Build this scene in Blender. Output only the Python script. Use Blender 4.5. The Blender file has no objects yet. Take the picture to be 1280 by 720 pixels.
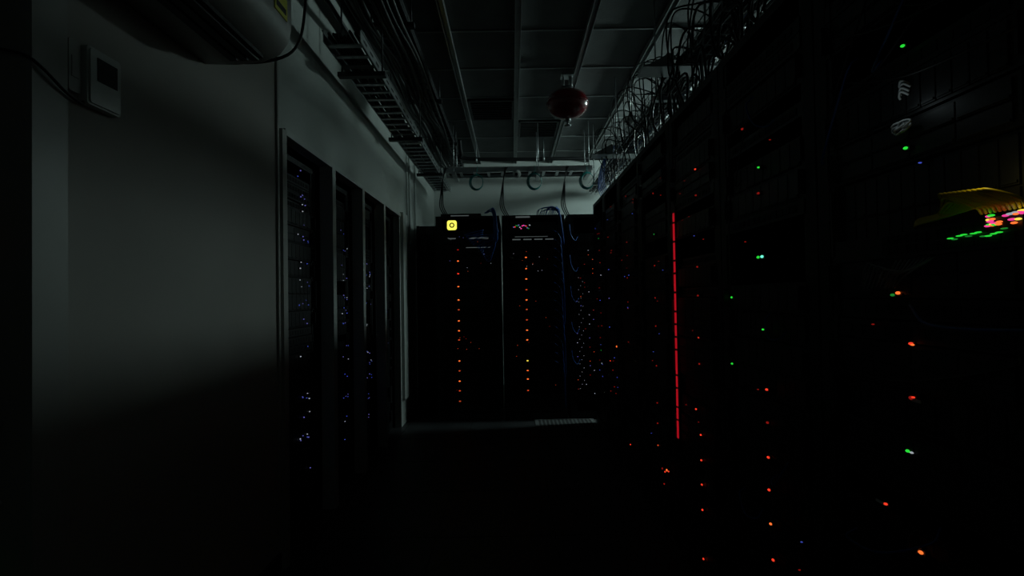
import bpy, math, random
from mathutils import Vector, Matrix
random.seed(7)
sc = bpy.context.scene
try:
    sc.view_settings.view_transform = 'Standard'
except Exception: pass

# ---------------------------------------------------------------- materials
def mat(name, col, rough=0.6, metal=0.0, emis=None, es=0.0, var=0.15, scale=8.0, bump=0.0):
    m = bpy.data.materials.new(name); m.use_nodes = True
    nt = m.node_tree; b = nt.nodes['Principled BSDF']
    b.inputs['Roughness'].default_value = rough
    b.inputs['Metallic'].default_value = metal
    if emis is not None:
        b.inputs['Base Color'].default_value = (*col, 1)
        b.inputs['Emission Color'].default_value = (*emis, 1)
        b.inputs['Emission Strength'].default_value = es
        return m
    tc = nt.nodes.new('ShaderNodeTexCoord')
    n = nt.nodes.new('ShaderNodeTexNoise'); n.inputs['Scale'].default_value = scale
    n.inputs['Detail'].default_value = 4
    nt.links.new(tc.outputs['Object'], n.inputs['Vector'])
    r = nt.nodes.new('ShaderNodeValToRGB')
    r.color_ramp.elements[0].position = 0.3; r.color_ramp.elements[1].position = 0.7
    r.color_ramp.elements[0].color = (*[c*(1-var) for c in col], 1)
    r.color_ramp.elements[1].color = (*[min(1, c*(1+var)) for c in col], 1)
    nt.links.new(n.outputs['Fac'], r.inputs['Fac'])
    nt.links.new(r.outputs['Color'], b.inputs['Base Color'])
    if bump:
        bp = nt.nodes.new('ShaderNodeBump'); bp.inputs['Strength'].default_value = bump
        bp.inputs['Distance'].default_value = 0.004
        n2 = nt.nodes.new('ShaderNodeTexNoise'); n2.inputs['Scale'].default_value = scale*12
        nt.links.new(tc.outputs['Object'], n2.inputs['Vector'])
        nt.links.new(n2.outputs['Fac'], bp.inputs['Height'])
        nt.links.new(bp.outputs['Normal'], b.inputs['Normal'])
    return m

M = {}
def A(k, *a, **kw): M[k] = mat(k, *a, **kw)
A('wall_paint', (.50,.52,.50), .75, var=.05, scale=2.0, bump=.1)
A('panel_paint', (.38,.355,.33), .8, var=.05, scale=2.0, bump=.1)
A('wall_trim', (.52,.54,.52), .5, var=.04)
A('panel_trim', (.38,.37,.35), .5, var=.04)
A('ceiling_tile', (.125,.13,.13), .9, var=.12, scale=5, bump=.3)
A('grid_metal', (.33,.345,.345), .38, .6, var=.08)
A('floor_tile', (.030,.031,.033), .5, var=.25, scale=4, bump=.1)
A('lit_floor_tone', (.13,.135,.135), .6, var=.1)  # paler than the floor to paint in light falling there
A('black_metal', (.004,.004,.0045), .6, .0, var=.2)
A('chassis', (.005,.005,.006), .55, .0, var=.25)
A('bezel', (.007,.007,.008), .5, .0, var=.25)
A('steel', (.42,.44,.45), .38, .85, var=.1)
A('dark_steel', (.05,.052,.055), .45, .7, var=.2)
A('rack_trim', (.012,.013,.014), .5, .1, var=.2)
A('port', (.002,.002,.002), .7)
A('white_plastic', (.50,.51,.49), .4, var=.03)
A('screen_glass', (.01,.012,.012), .15)
A('black_cable', (.008,.008,.009), .5)
A('blue_cable', (.015,.08,.34), .45)
A('teal_cable', (.02,.25,.24), .45)
A('grey_cable', (.25,.26,.27), .5)
A('yellow_cable', (.85,.62,.02), .4)
A('red_paint', (.16,.008,.013), .22, var=.1)
A('sticker', (.75,.72,.05), .5)
A('label_paper', (.65,.66,.66), .7)
def L(k, c, s):
    M[k] = mat(k, (0.02,0.02,0.02), .4, emis=c, es=s)
    try: M[k].cycles.emission_sampling = 'NONE'
    except Exception: pass
L('led_red', (1,.05,.02), .95); L('led_red_dim', (1,.03,.02), .22)
L('led_orange', (1,.17,.03), 1.2); L('led_orange_dim', (1,.12,.03), .45)
L('led_yellow', (1,.75,.08), 1.1); L('led_green', (.03,1,.06), .7); L('led_green_dim', (.05,1,.12), .18)
L('led_cyan', (.15,1,.65), 1.3); L('led_blue', (.10,.16,1), .40); L('led_violet', (.28,.27,1), .35)
L('led_white', (.8,.9,1), .40); L('led_magenta', (1,.05,.35), .9)
L('strip_red', (1,.012,.03), .36)
L('lcd_yellow', (1,.93,.12), 1.1)
L('grey_panel_glow', (.7,.85,.85), .085)  # dim glow in place of light on grey rack panels, not a display
LAMP = 205
M['lamp_glass'] = mat('lamp_glass', (.8,.8,.8), .4, emis=(.72,1.0,.96), es=LAMP)

# ---------------------------------------------------------------- builder
class B:
    def __init__(s): s.v=[]; s.f=[]; s.m=[]; s.sm=[]; s.names=[]
    def mi(s,k):
        if k not in s.names: s.names.append(k)
        return s.names.index(k)
    def add(s, vs, fs, k, smooth=False):
        o=len(s.v); s.v+= [tuple(p) for p in vs]; i=s.mi(k)
        for f in fs: s.f.append(tuple(o+a for a in f)); s.m.append(i); s.sm.append(smooth)
    def box(s,x0,x1,y0,y1,z0,z1,k):
        if x0>x1:x0,x1=x1,x0
        if y0>y1:y0,y1=y1,y0
        if z0>z1:z0,z1=z1,z0
        vs=[(x0,y0,z0),(x1,y0,z0),(x1,y1,z0),(x0,y1,z0),(x0,y0,z1),(x1,y0,z1),(x1,y1,z1),(x0,y1,z1)]
        s.add(vs,[(0,3,2,1),(4,5,6,7),(0,1,5,4),(1,2,6,5),(2,3,7,6),(3,0,4,7)],k)
    def bbox(s,x0,x1,y0,y1,z0,z1,k,r=.01,axis='x'):
        if axis=='x': a0,a1,b0,b1,c0,c1=x0,x1,y0,y1,z0,z1; mk=lambda a,b,c:(a,b,c)
        elif axis=='y': a0,a1,b0,b1,c0,c1=y0,y1,x0,x1,z0,z1; mk=lambda a,b,c:(b,a,c)
        else: a0,a1,b0,b1,c0,c1=z0,z1,x0,x1,y0,y1; mk=lambda a,b,c:(b,c,a)
        prof=[]
        for cx,cy,st in ((b1-r,c1-r,0),(b0+r,c1-r,90),(b0+r,c0+r,180),(b1-r,c0+r,270)):
            for i in range(4):
                t=math.radians(st+i*30); prof.append((cx+r*math.cos(t),cy+r*math.sin(t)))
        n=len(prof)
        vs=[mk(a0,p,q) for p,q in prof]+[mk(a1,p,q) for p,q in prof]
        fs=[(i,(i+1)%n,n+(i+1)%n,n+i) for i in range(n)]+[tuple(range(n))[::-1],tuple(range(n,2*n))]
        s.add(vs,fs,k)
    def tube(s,path,r,k,n=6,closed=False):
        P=[Vector(p) for p in path]; N=len(P)
        if N<2: return
        vs=[];prev=None
        for i,p in enumerate(P):
            if closed: t=(P[(i+1)%N]-P[i-1])
            else: t=(P[min(i+1,N-1)]-P[max(i-1,0)])
            t.normalize()
            if prev is None:
                ref=Vector((0,0,1)) if abs(t.z)<.9 else Vector((1,0,0))
                a=t.cross(ref).normalized()
            else:
                a=(prev-t*prev.dot(t))
                a=a.normalized() if a.length>1e-6 else t.orthogonal().normalized()
            prev=a; b=t.cross(a)
            for j in range(n):
                th=2*math.pi*j/n; vs.append(p+a*r*math.cos(th)+b*r*math.sin(th))
        fs=[]
        R=N if closed else N-1
        for i in range(R):
            for j in range(n):
                i2=(i+1)%N
                fs.append((i*n+j,i*n+(j+1)%n,i2*n+(j+1)%n,i2*n+j))
        if not closed: fs+= [tuple(range(n))[::-1],tuple(range((N-1)*n,N*n))]
        s.add(vs,fs,k,True)
    def cable(s,ctrl,r,k,seg=8,n=6):
        C=[Vector(c) for c in ctrl]; C=[C[0]*2-C[1]]+C+[C[-1]*2-C[-2]]
        out=[]
        for i in range(1,len(C)-2):
            p0,p1,p2,p3=C[i-1],C[i],C[i+1],C[i+2]
            for q in range(seg):
                t=q/seg
                out.append(.5*((2*p1)+(p2-p0)*t+(2*p0-5*p1+4*p2-p3)*t*t+(3*p1-p0-3*p2+p3)*t**3))
        out.append(C[-2]); s.tube(out,r,k,n)
    def ell(s,c,r,k,seg=10,rings=6):
        cx,cy,cz=c; rx,ry,rz=r; vs=[(cx,cy,cz+rz)]
        for i in range(1,rings):
            ph=math.pi*i/rings
            for j in range(seg):
                th=2*math.pi*j/seg
                vs.append((cx+rx*math.sin(ph)*math.cos(th),cy+ry*math.sin(ph)*math.sin(th),cz+rz*math.cos(ph)))
        vs.append((cx,cy,cz-rz)); fs=[(0,1+j,1+(j+1)%seg) for j in range(seg)]
        for i in range(rings-2):
            for j in range(seg):
                a=1+i*seg+j;b=1+i*seg+(j+1)%seg; fs.append((a,a+seg,b+seg,b))
        l=len(vs)-1; o=1+(rings-2)*seg
        fs+=[(o+j,l,o+(j+1)%seg) for j in range(seg)]
        s.add(vs,fs,k,True)
    def cyl(s,p,q,r,k,n=12): s.tube([p,q],r,k,n)
    def obj(s,name,parent=None):
        me=bpy.data.meshes.new(name); me.from_pydata(s.v,[],s.f)
        for k in s.names: me.materials.append(M[k])
        me.polygons.foreach_set('material_index',s.m); me.polygons.foreach_set('use_smooth',s.sm)
        me.update(); o=bpy.data.objects.new(name,me); sc.collection.objects.link(o)
        if parent: o.parent=parent
        return o

# ---------------------------------------------------------------- room shell
CZ=3.07; XL=-2.2; XR=3.8; YB=-1.6; YF=7.0; WX=-1.05
b=B()
b.box(XL,XR,YB,YF,-.05,0,'floor_tile')
b.obj('floor')
b=B()
for i in range(11):
    X=XL+i*.6
    b.box(X-.002,X+.002,YB,YF,0,.0012,'port') if X<XR else None
for i in range(15):
    Y=YB+i*.6
    if Y<YF: b.box(XL,XR,Y-.002,Y+.002,0,.0012,'port')
b.obj('trim_1')
b=B(); b.box(.20,.77,4.60,4.99,.0015,.010,'lit_floor_tone')  # pale perforated plate stands in for a patch of lit floor
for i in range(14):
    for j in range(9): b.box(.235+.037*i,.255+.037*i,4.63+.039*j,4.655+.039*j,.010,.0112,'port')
b.obj('lit_floor_patch')
b=B(); b.box(XL,XR,YB,YF,CZ,CZ+.05,'ceiling_tile'); b.obj('ceiling')
b=B(); b.box(XL-.06,XR+.06,YF,YF+.06,0,CZ,'wall_paint'); b.obj('wall_back')
b=B(); b.box(XR,XR+.06,YB,YF,0,CZ,'wall_paint'); b.obj('wall_right')
b=B(); b.box(XL-.06,XR+.06,YB-.06,YB,0,CZ,'wall_paint'); b.obj('wall_front')
b=B()
b.box(XL-.06,XL,YB,YF,0,CZ,'wall_paint')
b.box(WX-.06,WX,YB,.5,0,1.98,'panel_paint')
b.box(WX-.06,WX,1.105,2.295,0,1.98,'panel_paint')
b.box(WX-.06,WX,2.295,2.36,0,1.98,'wall_paint')
b.box(WX-.06,WX,4.80,YF,0,1.98,'wall_paint')
b.box(WX-.06,WX,YB,2.295,1.98,CZ,'panel_paint')
b.box(WX-.06,WX,2.295,YF,1.98,CZ,'wall_paint')
b.obj('wall_left')
b=B()
b.box(WX,WX+.014,1.105,1.195,0,1.99,'panel_trim')
b.box(WX,WX+.010,2.285,2.30,0,CZ,'panel_trim')
b.box(WX,WX+.018,2.315,2.36,0,1.99,'panel_trim')
b.box(WX,WX+.012,2.36,4.82,1.975,2.005,'wall_trim')
b.box(WX,WX+.03,4.83,5.04,.25,2.02,'wall_trim')  # pale board added in place of a strip of lit wall
for Y in (2.97,3.57,4.17): b.box(WX-.06,WX+.015,Y,Y+.055,0,1.98,'wall_trim')
b.obj('trim_2')
b=B(); b.box(WX,WX+.012,1.205,2.285,0,.09,'dark_steel'); b.box(WX,WX+.012,5.05,YF,0,.09,'dark_steel'); b.obj('baseboard_left')

b=B()
GX=[.07+.49*k for k in range(-4,8)]
GX=[g for g in GX if g<XR-.05 and g>WX+.05]
for X in GX:
    b.box(X-.022,X+.022,YB,YF,CZ-.008,CZ-.0005,'grid_metal')
    b.box(X-.022,X-.016,YB,YF,CZ-.045,CZ-.008,'grid_metal')
    b.box(X+.016,X+.022,YB,YF,CZ-.045,CZ-.008,'grid_metal')
Y=-1.25
while Y<YF:
    b.box(WX+.001,XR-.001,Y-.008,Y+.008,CZ-.009,CZ-.0005,'grid_metal'); Y+=.6
b.obj('ceiling_grid')
def vent(x0,x1,y0,y1):
    b=B(); b.box(x0,x1,y0,y1,CZ-.012,CZ-.0005,'port')
    for i in range(9):
        yy=y0+.03+i*(y1-y0-.06)/8
        b.box(x0+.02,x1-.02,yy-.006,yy+.006,CZ-.022,CZ-.012,'black_metal')
    for a in ((x0,x0+.02,y0,y1),(x1-.02,x1,y0,y1),(x0,x1,y0,y0+.02),(x0,x1,y1-.02,y1)):
        b.box(*a,CZ-.024,CZ-.012,'dark_steel')
    b.obj('ceiling_air_vent')
vent(-.39,.045,4.78,5.32); vent(.10,.53,5.38,5.92)

# ---------------------------------------------------------------- racks
def add_led(b,T,u,z,k,su=.006,sz=.0035):
    c=T(u,.004,z)
    d=Vector(T(1,0,0))-Vector(T(0,0,0))
    rx=su if abs(d.x)>.5 else .004; ry=su if abs(d.y)>.5 else .004
    b.ell(c,(rx,ry,sz),k,8,5)

def rack(name,T,w,h,leds,depth=.95,seed=0,dev_skip=.12):
    """T(u,n,z): u across front 0..w, n outward from front plane, z up"""
    rnd=random.Random(seed); b=B()
    def bx(u0,u1,n0,n1,z0,z1,k):
        p=T(u0,n0,z0);q=T(u1,n1,z1); b.box(p[0],q[0],p[1],q[1],p[2],q[2],k)
    e=.004
    bx(e,w-e,-depth,0,0.0,.075,'black_metal')
    bx(e,w-e,-depth,0,h-.03,h,'black_metal')
    bx(e,w-e,-depth,-depth+.012,.075,h-.03,'black_metal')
    for u in (e,w-e-.045):
        bx(u,u+.045,-.05,0,.075,h-.03,'black_metal')
        bx(u,u+.045,-depth+.012,-depth+.05,.075,h-.03,'black_metal')
    bx(e,e+.006,-depth+.05,-.05,.075,h-.03,'black_metal')
    bx(w-e-.006,w-e,-depth+.05,-.05,.075,h-.03,'black_metal')
    for u in (e+.046,w-e-.062):
        bx(u,u+.016,-.03,-.004,.075,h-.03,'rack_trim')
        z=.09
        while z<h-.06:
            bx(u+.004,u+.012,-.004,-.0025,z,z+.008,'port'); z+=.0445
    u0=e+.063;u1=w-e-.063
    z=.08
    while z<h-.12:
        un=rnd.choice([1,1,2,2,2,4]); hh=.0445*un
        if z+hh>h-.04: break
        if rnd.random()<dev_skip: z+=hh; continue
        n1=rnd.choice([0,-.004,-.012,.004])-.004
        k='chassis' if rnd.random()<.6 else 'bezel'
        bx(u0,u1,-.6,n1,z+.002,z+hh-.002,k)
        for uu in (u0-.012,u1-.006):
            bx(uu,uu+.018,n1,n1+.003,z+.002,z+hh-.002,'bezel')
            if un>1: bx(uu+.005,uu+.011,n1+.003,n1+.022,z+.012,z+hh-.012,'bezel')
        W=u1-u0-.05
        if un==1:
            nb=12
            for i in range(nb):
                a=u0+.025+W*i/nb
                bx(a+.003,a+W/nb-.003,n1,n1+.002,z+.012,z+.032,'port')
        else:
            nb=rnd.choice([4,8,12]); rows=un if nb==4 else max(1,un//2)
            for i in range(nb):
                for r_ in range(rows):
                    a=u0+.025+W*i/nb; zz=z+.006+(hh-.012)*r_/rows; zt=z+.006+(hh-.012)*(r_+1)/rows
                    bx(a+.002,a+W/nb-.002,n1,n1+.004,zz+.002,zt-.002,'bezel' if k=='chassis' else 'chassis')
                    bx(a+.004,a+W/nb-.004,n1+.004,n1+.0065,zz+.005,zz+.009,'rack_trim')
        z+=hh
    for (u,zz,k,*s) in leds:
        sz=s[0] if s else 1.0
        bx(u-.009*sz,u+.009*sz,-.02,.002,zz-.006*sz,zz+.006*sz,'port')
        add_led(b,T,u,zz,k,.006*sz,.0036*sz)
    return b,bx

RX=.78
leds_right={
0:[],
1:[(1.00,1.69,'led_green',.75),(1.0,1.488,'led_green',.8),(1.03,1.204,'led_orange',.9),(1.045,1.200,'led_green_dim',.8),(1.0,1.105,'led_red',.8),(.996,1.103,'led_orange',.5),(1.002,.999,'led_red_dim',1.1),(.998,1.001,'led_red',.5),(1.015,.892,'led_green',.9),(1.005,.892,'led_white',.6),(1.08,.762,'led_red',.7),(.99,.706,'led_orange',.9)],
2:[(1.595,1.60,'led_green',.8),(1.60,1.52,'led_red_dim'),(1.585,1.32,'led_cyan',1.2),(1.61,1.32,'led_green',1.2),(1.59,1.094,'led_green',.8),(1.81,1.193,'led_green',1.0),(1.82,.958,'led_green',.9),(1.575,.911,'led_red'),(1.575,.81,'led_red_dim'),(1.575,.704,'led_red'),(1.575,.605,'led_red'),(1.57,.504,'led_orange',.9),(1.56,.40,'led_red'),(1.70,1.755,'led_red_dim')],
3:[(2.14,zz,k) for zz,k in ((1.73,'led_red'),(1.62,'led_red_dim'),(1.32,'led_red_dim'),(1.20,'led_red_dim'),(1.025,'led_red'),(.915,'led_red_dim'),(.62,'led_red'),(.515,'led_red'),(.414,'led_red'),(.31,'led_red'),(.108,'led_red'))]+[(2.19,.716,'led_red')],
4:[(2.78,zz,k) for zz,k in ((1.757,'led_red_dim'),(1.534,'led_green_dim'),(1.363,'led_red_dim'),(1.188,'led_red_dim'),(1.035,'led_red_dim'),(.82,'led_red_dim'),(.62,'led_red_dim'),(.51,'led_red_dim'),(.391,'led_orange_dim'))]+[(2.63,.308,'led_orange',1.5),(2.60,.312,'led_red'),(2.66,.29,'led_red'),(2.71,.29,'led_red_dim',1.2),(2.68,.22,'led_red_dim')],
5:[(3.44,zz,k) for zz,k in ((1.87,'led_red_dim'),(1.56,'led_red_dim'),(1.32,'led_red_dim'),(1.12,'led_blue'),(.89,'led_red_dim'),(.205,'led_red'))]+[(3.6,1.45,'led_red_dim')],
6:[(4.1,zz,k) for zz,k in ((1.67,'led_red_dim'),(1.41,'led_blue'),(1.18,'led_violet'),(.95,'led_blue'),(.68,'led_red'),(.44,'led_red_dim'))]+[(3.84,.82,'led_orange',2.0),(3.95,.5,'led_red_dim'),(4.0,.62,'led_red_dim')],
7:[(4.46+.03*(i%4),.5+.11*i,random.choice(['led_red_dim','led_white','led_blue','led_green_dim'])) for i in range(12)],
}
rr=random.Random(3)
HR=[2.06,2.06,2.06,2.06,2.06,2.06,2.06,2.06]
for i in range(8):
    Y0=.1+.6*i
    T=(lambda Y0:(lambda u,n,z:(RX-n,Y0+u,z)))(Y0)
    leds=[(l[0]-Y0,)+tuple(l[1:]) for l in leds_right[i]]
    for q in range(5 if i<3 else 9):
        leds.append((rr.uniform(.1,.45),rr.uniform(.3,1.9),rr.choice(['led_red_dim','led_red_dim','led_red_dim','led_blue']),.4 if i<5 else .7))
    bb,bx=rack('r',T,.6 if i<7 else .54,HR[i],leds,seed=20+i)
    if i==3:
        uu=2.42-Y0
        bx(uu-.014,uu+.014,-.03,.008,.50,1.62,'black_metal')
        z=.53
        while z<1.59:
            l=rr.choice([.06,.09,.12]); l=min(l,1.60-z)
            bx(uu-.008,uu+.008,.008,.012,z,z+l-.010,'strip_red'); z+=l
    if i in (1,2):
        for c in range(14 if i==1 else 9):
            ua=rr.uniform(.1,.5);ub=rr.uniform(.05,.55);za=rr.choice([rr.uniform(.5,1.2),rr.uniform(1.7,1.9)]);zb=za-rr.uniform(-.05,.2)
            n=rr.uniform(.012,.02)
            bb.cable([T(ua,-.004,za),T(ua,n,za-.03),T((ua+ub)/2,n+.01,(za+zb)/2-.05),T(ub,n,zb-.02),T(ub,-.004,zb)],.0026,rr.choice(['black_cable','black_cable','blue_cable']),6,5)
    if i==1:
        bx(.075,.525,-.3,.004,1.275,1.325,'bezel')
        for c in range(12):
            bx(.085+c*.024,.103+c*.024,.004,.007,1.282,1.298,'port')
            bx(.085+c*.024,.103+c*.024,.004,.007,1.303,1.319,'port')
        cols=['led_green','led_magenta','led_yellow','led_white','led_orange','led_magenta']
        for c in range(24):
            add_led(bb,lambda u,n,z:T(u,n+.004,z),.070+rr.uniform(0,.06),1.320+rr.uniform(-.010,.008),rr.choice(cols),rr.uniform(.003,.007),.0020)
        for c in range(12):
            add_led(bb,lambda u,n,z:T(u,n+.004,z),.10+c*.009,1.300+rr.uniform(-.006,.004),rr.choice(['led_green','led_green_dim','led_green_dim']),.006,.0013)
        for c in range(30):
            a=.070+(c%10)*.008; j=rr.uniform(-.003,.003)
            bb.cable([T(a,.004,1.333),T(a-.004,.018,1.346+j),T(a+.03,.022+.0008*c,1.352+.0007*c),T(a+.06,.018,1.345+.0006*c),T(.22,.010,1.337+.0003*c),T(.27,.006,1.334+.0003*c),T(.30,-.01,1.333)],.0026,'yellow_cable',8,6)
        for c in range(9):
            a=.30+c*.012
            bb.cable([T(a-.06,.0,1.27),T(a-.05,.02,1.255-.003*c),T(a-.02,.03,1.235+.004*c),T(a+.02,.02,1.215),T(a+.03,0,1.25)],.0018,'grey_cable',7,5)
        bb.cable([T(.02,.03,1.15),T(.12,.05,1.145),T(.22,.04,1.15),T(.3,.004,1.18)],.003,'blue_cable',8,6)
        # white coils and clips added as bright spots, lit by a fill light
        for c in range(9):
            u=.295+rr.uniform(-.010,.010); z=1.527+rr.uniform(-.008,.008); r=rr.uniform(.005,.014)
            bb.tube([T(u+r*1.3*math.cos(t*math.pi/6),.008+.001*c+.003*math.sin(t),z+r*.6*math.sin(t*math.pi/6)) for t in range(12)],.0020,'label_paper',5,True)
        for c in range(4):
            u=.298+rr.uniform(-.004,.004); z=1.592+.007*c
            bb.cable([T(u-.012,.004,z-.003),T(u-.003,.012,z+.006),T(u+.010,.006,z+.002),T(u+.012,.002,z-.004)],.0024,'label_paper',5,5)
        for (u,z) in ((.395,.768),(.29,1.003)):
            bx(u-.012,u+.012,.004,.006,z-.010,z-.004,'label_paper')
    bb.obj('server_rack')

def farT(x0): return lambda u,n,z:(x0+u,5.0-n,z)
z1=[1.67,1.56,1.436,1.31,1.18,1.085,.976,.88,.79,.586,.49,.39,.296,.195]
def specks(n,w,z0,z1_,cols):
    return [(rr.uniform(.09,w-.09),rr.uniform(z0,z1_),rr.choice(cols),.55) for _ in range(n)]
SC=['led_white','led_violet','led_orange_dim','led_red_dim']
leds=[(.742-.523,z,rr.choice(['led_orange','led_orange_dim','led_red','led_orange'])if i else 'led_red_dim',1.7) for i,z in enumerate(z1)]+specks(12,.63,1.45,1.85,SC)+specks(8,.63,.3,1.4,['led_red_dim','led_orange_dim'])
T=farT(-.742)
bb,bx=rack('r',T,.63,2.0,leds,seed=50,dev_skip=.05)
bx(.11,.225,-.02,.01,1.855,1.965,'bezel')
p=T(.165,.014,1.91)
bb.bbox(p[0]-.047,p[0]+.047,p[1],p[1]+.006,p[2]-.047,p[2]+.047,'lcd_yellow',.02,'y')
ring=[(p[0]+.020*math.cos(t*math.pi/8),p[1]-.001,p[2]+.020*math.sin(t*math.pi/8)) for t in range(16)]
bb.tube(ring,.006,'port',6,True)
bx(.10,.55,-.4,.006,1.76,1.80,'rack_trim'); bx(.10,.55,-.4,.012,1.68,1.70,'rack_trim')
bx(.33,.52,.006,.008,1.772,1.788,'grey_panel_glow'); bx(.30,.54,.012,.014,1.686,1.692,'grey_panel_glow'); bx(.13,.20,.006,.008,1.775,1.785,'grey_panel_glow')
bb.box(-.70,-.30,5.1,5.6,2.0,2.04,'chassis'); bb.box(-.60,-.42,5.09,5.10,2.012,2.022,'grey_panel_glow')
for c in range(14):
    u=.575+.004*(c%8)
    bb.cable([T(u-.1,-.2,2.06),T(u-.02,.02,2.03+.003*c),T(u,.05,1.9),T(u-.02*rr.random(),.05,1.66+.012*c),T(u-.05-.02*c,.03,1.55+.02*c),T(u-.12,.01,1.6+.02*c)],.004,'blue_cable',7,5)
bb.obj('server_rack')
z2=[1.585,1.475,1.374,1.27,1.17,1.077,.976,.875,.78,.578,.484,.4,.29]
T=farT(-.094)
leds=[(.094+.1406,z,'led_yellow' if i==9 else rr.choice(['led_orange','led_orange_dim','led_orange']),1.7) for i,z in enumerate(z2)]+specks(12,.62,1.45,1.85,SC)+specks(8,.62,.3,1.4,['led_red_dim','led_orange_dim'])
bb,bx=rack('r',T,.62,2.0,leds,seed=51,dev_skip=.05)
bx(.09,.53,-.4,.008,1.83,1.93,'bezel'); bx(.14,.28,.0,.004,1.975,1.988,'grey_panel_glow')
for c in range(14):
    bb.ell(T(.12+.012*c,.010,1.885+rr.uniform(-.02,.02)),(.008,.004,.005),rr.choice(['led_magenta','led_magenta','led_red','led_white','led_green_dim','led_violet']),8,5)
bx(.09,.53,-.4,.010,1.72,1.79,'rack_trim')
for c in range(4): bx(.10+c*.107,.19+c*.107,.010,.014,1.73,1.78,'bezel'); bx(.105+c*.107,.185+c*.107,.014,.016,1.755,1.765,'grey_panel_glow')
bx(.13,.45,.010,.012,1.785,1.789,'grey_panel_glow')
for c in range(16):
    u=.575+.004*(c%6); z0=1.85-.085*c
    bb.cable([T(.5,.01,z0),T(.54,.035,z0-.03),T(u,.04,z0-.10),T(u+.008,.035,z0-.3 if z0>.5 else .15),T(u+.01,.035,max(.12,z0-.5))],.003,'blue_cable',7,5)
for c in range(16):
    u=.36+.014*c
    bb.cable([T(u,-.3,2.03),T(u+.02,-.15,2.06+.04*rr.random()),T(.54,-.03,2.04+.03*rr.random()),T(.58,.03,1.95),T(.58+.004*(c%8),.035,1.7)],.004,'blue_cable',7,5)
bb.obj('server_rack')
T=farT(.55)
leds=[(.03+rr.choice([0,.04,.08,.12,.16])+.05,.25+.045*i,rr.choice(['led_white','led_red_dim','led_violet','led_orange_dim']),.75) for i in range(32)]
leds+=[(.10+.02*(i%3),.3+.04*i,'led_white',.4) for i in range(28)]
bb,bx=rack('r',T,.62,2.0,leds,seed=52)
for c in range(5):
    z0=1.9-.3*c
    bb.cable([T(.02,.01,z0),T(.03,.03,z0-.1),T(.07,.03,z0-.16),T(.10,.005,z0-.12)],.003,'blue_cable',7,5)
bb.obj('server_rack')
b=B(); 
b.box(-1.035,-.75,5.60,5.66,0,1.99,'black_metal'); b.box(-1.035,-1.0,5.57,5.60,0,1.99,'black_metal'); b.box(-.785,-.75,5.57,5.60,0,1.99,'black_metal')
z=.1
while z<1.9:
    b.box(-1.0,-.94,5.585,5.60,z,z+.012,'bezel'); b.box(-.845,-.785,5.585,5.60,z,z+.012,'bezel'); z+=.045
for c in range(10): 
    x=-.93+.008*c; b.cable([(x,5.588,.05),(x+.004,5.586,.8),(x-.003,5.588,1.4),(x,5.59,1.98)],.005,'black_cable',5,5)
b.obj('vertical_cable_manager')

def leftT(y0): return lambda u,n,z:(WX-.08+n,y0+u,z)
def clusters(u,lst):
    out=[]
    for zc,n in lst:
        for q in range(n):
            out.append((u+rr.uniform(-.06,.08),zc+rr.uniform(-.025,.025),rr.choice(['led_blue','led_violet','led_violet','led_white','led_blue']),rr.uniform(.4,.85)))
    return out
bb,bx=rack('r',leftT(2.38),.58,1.95,clusters(.38,[(1.88,2),(1.78,3),(1.70,3),(1.62,1),(1.53,5),(1.40,3),(1.30,4),(1.18,4),(1.08,2),(.93,2),(.68,5),(.60,2),(.48,6),(.3,1)]),seed=60); bb.obj('server_rack')
bb,bx=rack('r',leftT(3.03),.53,1.95,clusters(.40,[(1.65,2),(1.55,3),(1.45,2),(1.35,3),(1.22,4),(1.13,4),(1.05,3),(.9,2),(.8,2),(.7,2),(.55,4),(.4,2),(.3,1)]),seed=61); bb.obj('server_rack')
bb,bx=rack('r',leftT(3.63),.53,1.95,clusters(.38,[(1.5,2),(1.4,5),(1.3,2),(1.15,2),(1.0,2),(.8,3),(.7,4),(.6,4),(.45,3),(.3,2)]),seed=62); bb.obj('server_rack')
bb,bx=rack('r',leftT(4.23),.55,1.95,clusters(.38,[(1.5,1),(1.1,1),(.8,1)]),seed=63); bb.obj('server_rack')
T=leftT(.52)
bb,bx=rack('r',T,.6,1.95,[(.56,.66,'led_green_dim',.9),(.54,.62,'led_green_dim',.9),(.55,1.35,'led_red_dim',.6)],seed=64)
for z in (.955,.785):
    bb.cable([T(.40,.0,z),T(.40,.03,z),T(.44,.045,z),T(.54,.045,z),T(.58,.03,z),T(.58,0,z)],.005,'label_paper',5,8)
bb.obj('server_rack')

# ---------------------------------------------------------------- wall air conditioner
b=B()
prof=[(0,.0),(.10,-.005),(.20,.005),(.26,.03),(.29,.07),(.30,.12),(.30,.22),(.285,.27),(.25,.295),(.18,.30),(0,.30)]
def extr(b,prof,y0,y1,k,x0=WX,z0=2.03,sx=1,smooth=True):
    n=len(prof); vs=[(x0+p*sx,y0,z0+q) for p,q in prof]+[(x0+p*sx,y1,z0+q) for p,q in prof]
    b.add(vs,[(i,(i+1)%n,n+(i+1)%n,n+i) for i in range(n)],k,smooth)
    b.add(vs,[tuple(range(n))[::-1],tuple(range(n,2*n))],k)
extr(b,prof,.93,1.76,'panel_trim')
small=[(p*.97,.006+q*.96) for p,q in prof]
extr(b,small,1.76,1.775,'panel_trim')
b.box(WX+.11,WX+.23,1.0,1.70,2.018,2.03,'port')
for q in range(3): b.box(WX+.12+.035*q,WX+.145+.035*q,1.0,1.70,2.010,2.02,'bezel')
b.box(WX+.3,WX+.302,.95,1.74,2.235,2.240,'port')
b.box(WX+.3005,WX+.3035,1.63,1.72,2.15,2.22,'sticker'); b.box(WX+.3005,WX+.304,1.64,1.71,2.165,2.185,'port')
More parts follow.
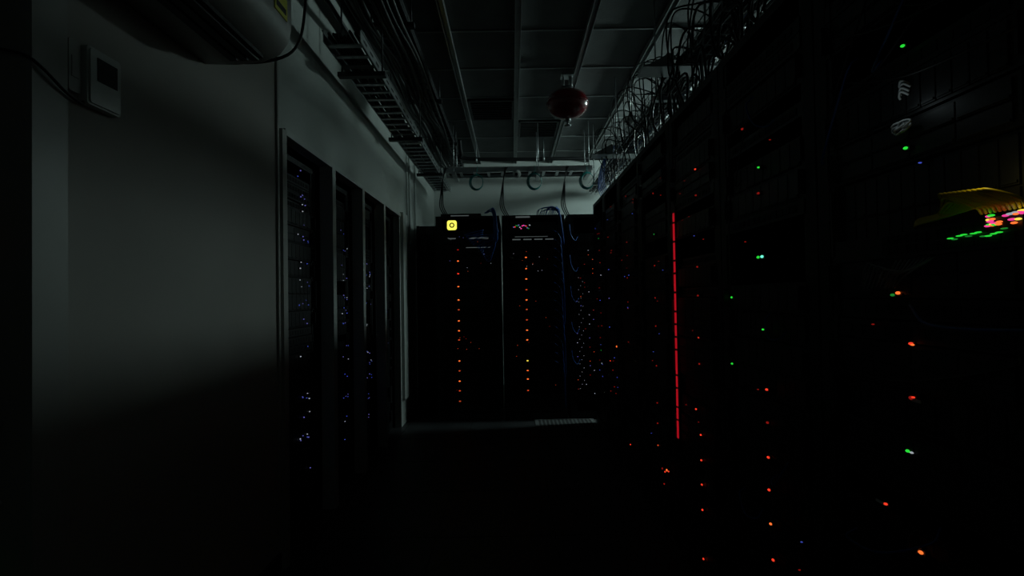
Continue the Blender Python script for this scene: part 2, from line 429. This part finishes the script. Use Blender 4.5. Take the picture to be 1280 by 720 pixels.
b.cable([(WX+.05,1.77,2.10),(WX+.08,1.86,2.08),(WX+.22,1.95,2.16),(WX+.26,1.98,2.35),(WX+.25,2.0,2.7),(WX+.25,2.0,3.06)],.006,'black_cable',8,6)
b.obj('wall_air_conditioner')

b=B()
D=-.022; ZD=.012
b.bbox(WX,WX+.022,1.262+D,1.37+D,1.685+ZD,1.83+ZD,'white_plastic',.008,'x')
b.bbox(WX+.022,WX+.026,1.268+D,1.364+D,1.69+ZD,1.825+ZD,'white_plastic',.006,'x')
b.box(WX+.0261,WX+.0275,1.288+D,1.352+D,1.75+ZD,1.808+ZD,'port')
b.cable([(WX+.012,1.262+D,1.70),(WX+.02,1.225,1.69),(WX+.022,1.18,1.70),(WX+.022,1.12,1.73),(WX+.0,1.10,1.75),(WX-.05,1.09,1.76)],.0035,'black_cable',8,6)
b.obj('wall_thermostat')
b=B(); b.bbox(WX,WX+.012,1.200,1.234,1.715,1.84,'panel_trim',.006,'x'); b.box(WX+.012,WX+.014,1.207,1.227,1.75,1.80,'panel_trim'); b.obj('light_switch')

# ---------------------------------------------------------------- overhead trays
def ladder_tray(x0,x1,z,y0,y1,cables,mesh=False,hz=CZ,rk='steel',spacing=1.2,hangk=None,stack=.03):
    b=B(); hk=hangk or rk
    if not mesh:
        for x in (x0,x1-.004):
            b.box(x,x+.004,y0,y1,z,z+.06,rk); b.box(x-.006 if x==x0 else x,x+.004 if x==x0 else x+.010,y0,y1,z+.056,z+.06,rk)
        Y=y0+.05
        while Y<y1:
            b.box(x0+.004,x1-.004,Y,Y+.03,z+.006,z+.014,rk)
            for x in (x0-.001,x1-.0005): b.box(x,x+.0015,Y,Y+.06,z+.022,z+.034,'port')
            Y+=.12
    else:
        nw=7
        for i in range(nw):
            x=x0+(x1-x0)*i/(nw-1); b.tube([(x,y0,z),(x,y1,z)],.0028,rk,5)
        for x in (x0,x1):
            b.tube([(x,y0,z+.05),(x,y1,z+.05)],.0028,rk,5); b.tube([(x,y0,z+.10),(x,y1,z+.10)],.0035,rk,5)
        Y=y0
        while Y<y1:
            b.tube([(x0,Y,z+.10),(x0,Y,z),(x1,Y,z),(x1,Y,z+.10)],.0028,rk,5); Y+=.1
    Y=y0+.35
    while Y<y1:
        for x in (x0-.02,x1+.02): b.cyl((x,Y,z-.02),(x,Y,hz-.002),.005,hk,6)
        b.box(x0-.04,x1+.04,Y-.02,Y+.02,z-.03,z-.004,hk)
        Y+=spacing
    for (k,r,n) in cables:
        for c in range(n):
            x=random.uniform(x0+.02,x1-.02); zz=z+.012+r+random.uniform(0,stack)
            pts=[]; Y=y0
            while Y<=y1+.01:
                pts.append((x+random.uniform(-.012,.012),Y,zz+random.uniform(-.004,.008))); Y+=(y1-y0)/7
            b.cable(pts,r,k,4,5)
    return b
b=ladder_tray(-.93,-.74,2.50,2.55,6.3,[('black_cable',.008,16)],rk='steel',hangk='dark_steel')
b.obj('cable_ladder_tray')
b=ladder_tray(-.80,-.60,2.86,.3,6.6,[('black_cable',.011,16)],rk='dark_steel')
for c in range(12):
    x=-.82+.02*c; pts=[]
    for q in range(9): pts.append((x+random.uniform(-.02,.02),.6+q*.7,2.80-.05*(q%2)-random.uniform(0,.03)))
    b.cable(pts,.010,'black_cable',5,5)
b.obj('cable_ladder_tray')
b=ladder_tray(.93,1.20,2.43,1.6,6.2,[('black_cable',.009,24),('grey_cable',.004,2),('blue_cable',.004,3)],mesh=True,stack=.06)
for c in range(34):
    Y=random.uniform(1.7,4.6); x=random.uniform(.82,1.0); z=random.uniform(2.5,2.68); r=random.uniform(.05,.14)
    b.cable([(x+.12,Y,2.50),(x+random.uniform(-.03,.06),Y+.03,z),(x-.06-r*.3,Y+r*random.uniform(-.6,1),z-.02),(x-.06,Y+r*1.6,z-.2),(.86,Y+r*random.uniform(0,1.7),2.25),(.90,Y+r*1.8,2.09)],.0042,random.choice(['black_cable','black_cable','black_cable','grey_cable']),8,5)
# thick tangle dropping into the nearer racks
for c in range(40):
    Y=random.uniform(1.65,3.0)
    x=random.uniform(.86,1.1)
    b.cable([(1.05,Y,2.5),(x,Y+random.uniform(-.1,.1),random.uniform(2.42,2.56)),(x-.05,Y+random.uniform(-.15,.15),random.uniform(2.25,2.4)),(x-.04,Y+random.uniform(-.15,.15),random.uniform(2.15,2.3)),(x,Y,2.07)],.0065,'black_cable',7,5)
for c in range(7):
    Y=4.45+.05*c
    b.cable([(1.05,Y,2.49),(.90,Y,2.50),(.83,Y+.02*(c%3),2.34),(.82,Y+.01,2.2),(.86,Y,2.08)],.004,'blue_cable',7,5)
b.obj('wire_mesh_cable_tray')
b=ladder_tray(1.35,1.55,2.70,1.0,6.2,[('black_cable',.006,8)],mesh=True)
b.obj('wire_mesh_cable_tray')
b=B()
Z=2.54
for Y in (5.45,5.72):
    b.box(-.72,.88,Y,Y+.006,Z,Z+.055,'steel')
X=-.70
while X<.86: b.box(X,X+.03,5.456,5.72,Z+.008,Z+.016,'steel'); X+=.15
for X in (-.6,.3,.84):
    for Y in (5.43,5.74): b.cyl((X,Y,Z-.03),(X,Y,CZ-.002),.005,'steel',6)
    b.box(X-.02,X+.02,5.41,5.76,Z-.035,Z-.002,'steel')
for c in range(9):
    yy=random.uniform(5.48,5.7)
    b.cable([(-.71,yy,Z+.03),(-.4,yy+.01,Z+.03),(.2,yy-.01,Z+.036),(.6,yy,Z+.03),(.88,yy,Z+.03)],.006,'black_cable',5,5)
for X in (-.74,-.10,.55):
    for c in range(3):
        b.cable([(X+.08,5.6,Z+.03),(X+.05+.01*c,5.43,Z+.04),(X+.03,5.39,Z-.08),(X-.0+.012*c,5.40,Z-.25),(X-.01+.02*c,5.42,2.16),(X+.05+.02*c,5.5,2.05)],.006,'black_cable',7,6)
b.obj('cable_ladder_tray')
for X,k,r in ((-.36,'teal_cable',.085),(.25,'teal_cable',.09),(.80,'teal_cable',.09)):
    b=B()
    for q in range(4):
        r2=r*(1-.05*q)
        b.tube([(X+r2*.85*math.cos(t*math.pi/12)+.004*q,5.36-.004*q,2.41+r2*math.sin(t*math.pi/12)) for t in range(24)],.004,k,6,True)
    b.cable([(X,5.36,2.41+r),(X+.01,5.38,2.53),(X+.01,5.44,2.60)],.003,k,5,5)
    b.obj('coiled_patch_cable')
b=B()
b.cable([(-.58,5.9,3.03),(-.57,5.98,2.90),(-.52,6.05,2.85),(.2,6.05,2.83),(.7,6.05,2.83),(1.6,6.05,2.82)],.022,'black_cable',10,10)
for X in (-.4,.4,1.2): b.cyl((X,6.05,2.83),(X,6.05,CZ-.002),.006,'steel',6); b.cyl((X-.012,6.05,2.83),(X+.012,6.05,2.83),.027,'steel',12)
b.obj('cable_conduit')
b=B()
for X,Z_ in ((-.99,2.85),(-.94,2.90)):
    b.cyl((X,.2,Z_),(X,6.95,Z_),.014,'dark_steel',8)
    for Y in (1.5,2.7,3.9,5.1,6.3): b.box(WX+.001,X+.02,Y,Y+.02,Z_-.02,Z_+.02,'dark_steel')
b.obj('electrical_conduit')
b=B()
for Y,zb in ((5.08,1.84),(5.2,1.80),(5.5,1.7)):
    b.cyl((WX+.02,Y,zb),(WX+.02,Y,2.80),.011,'wall_trim',8); b.cyl((WX+.02,Y,zb-.06),(WX+.02,Y,zb),.016,'wall_trim',8)
b.obj('wall_conduit_pipe')

b=B()
c=(.07,5.39,2.50)
b.cyl((c[0],c[1]+.05,2.535),(c[0],c[1],c[2]+.02),.02,'white_plastic',12)
b.ell((c[0],c[1],c[2]),(.045,.045,.042),'white_plastic',16,10); b.ell((c[0]-.005,c[1]-.035,c[2]-.012),(.018,.016,.018),'screen_glass',12,8)
b.obj('security_camera')

b=B(); c=(.48,4.2,2.785)
b.box(c[0]-.05,c[0]+.05,c[1]-.05,c[1]+.05,CZ-.060,CZ-.0455,'steel')
b.cyl((c[0]+.03,c[1],CZ-.05),(c[0]+.03,c[1],2.89),.016,'steel',12)
b.cyl((c[0]-.03,c[1],CZ-.05),(c[0]-.03,c[1],2.89),.008,'steel',8)
b.cyl((c[0],c[1],2.885),(c[0],c[1],2.925),.05,'steel',20)
b.ell(c,(.172,.172,.122),'red_paint',36,20)
b.tube([(c[0]+.172*math.cos(t*math.pi/16),c[1]+.172*math.sin(t*math.pi/16),c[2]) for t in range(32)],.005,'red_paint',6,True)
b.cyl((c[0],c[1],2.64),(c[0],c[1],2.68),.026,'steel',14); b.cyl((c[0],c[1],2.61),(c[0],c[1],2.64),.012,'steel',10); b.cyl((c[0],c[1],2.603),(c[0],c[1],2.61),.028,'steel',14)
b.obj('ceiling_fire_extinguisher')
b=B(); c=(1.02,4.30,2.72)
b.cyl((c[0],c[1],2.70),(c[0],c[1],CZ-.013),.006,'steel',8); b.cyl((c[0],c[1],2.67),(c[0],c[1],2.70),.05,'white_plastic',20); b.ell((c[0],c[1],2.67),(.035,.035,.025),'white_plastic',16,8)
b.obj('smoke_detector')
b=B()
for Y in (2.7,4.35):
    x0=.70
    vs=[(x0,Y,2.405),(x0+.18,Y,2.405),(x0+.18,Y,2.50),(x0,Y+.015,2.405),(x0+.18,Y+.015,2.405),(x0+.18,Y+.015,2.50)]
    b.add(vs,[(0,1,2),(5,4,3),(0,3,4,1),(1,4,5,2),(2,5,3,0)],'steel')
    b.box(x0,x0+.5,Y-.06,Y+.075,2.390,2.399,'steel')
b.obj('tray_support_bracket')

# ---------------------------------------------------------------- lamp in next aisle
LX,LY,LZ=2.2,5.0,2.86
b=B()
b.cyl((LX,LY,CZ-.03),(LX,LY,CZ-.0125),.10,'white_plastic',24)
b.cyl((LX,LY,LZ+.08),(LX,LY,CZ-.03),.012,'steel',8)
b.cyl((LX,LY,LZ+.075),(LX,LY,LZ+.10),.035,'white_plastic',16)
b.ell((LX,LY,LZ),(.115,.115,.08),'lamp_glass',24,14)
b.obj('pendant_lamp')
def glow(n,loc,e,c):
    ld=bpy.data.lights.new(n,'POINT'); ld.energy=e; ld.color=c; ld.shadow_soft_size=.004
    lo=bpy.data.objects.new(n,ld); lo.location=loc; sc.collection.objects.link(lo)
glow('switch_port_light',(.735,.80,1.39),.014,(1,.9,.3))
glow('coil_fill_light',(.735,.985,1.565),.007,(.75,.95,1))  # added fill light brightening the white coils, not an actual LED

w=bpy.data.worlds.new('World'); sc.world=w; w.use_nodes=True
w.node_tree.nodes['Background'].inputs[0].default_value=(.3,.4,.4,1); w.node_tree.nodes['Background'].inputs[1].default_value=.002

# ---------------------------------------------------------------- camera
cd=bpy.data.cameras.new('camera'); cd.sensor_width=36; cd.lens=18; cd.clip_start=.02
co=bpy.data.objects.new('camera',cd); sc.collection.objects.link(co)
co.matrix_world=Matrix.Translation((0,0,1.21))@Matrix.Rotation(math.radians(90.9),4,'X')@Matrix.Rotation(math.radians(-.9),4,'Z')
sc.camera=co
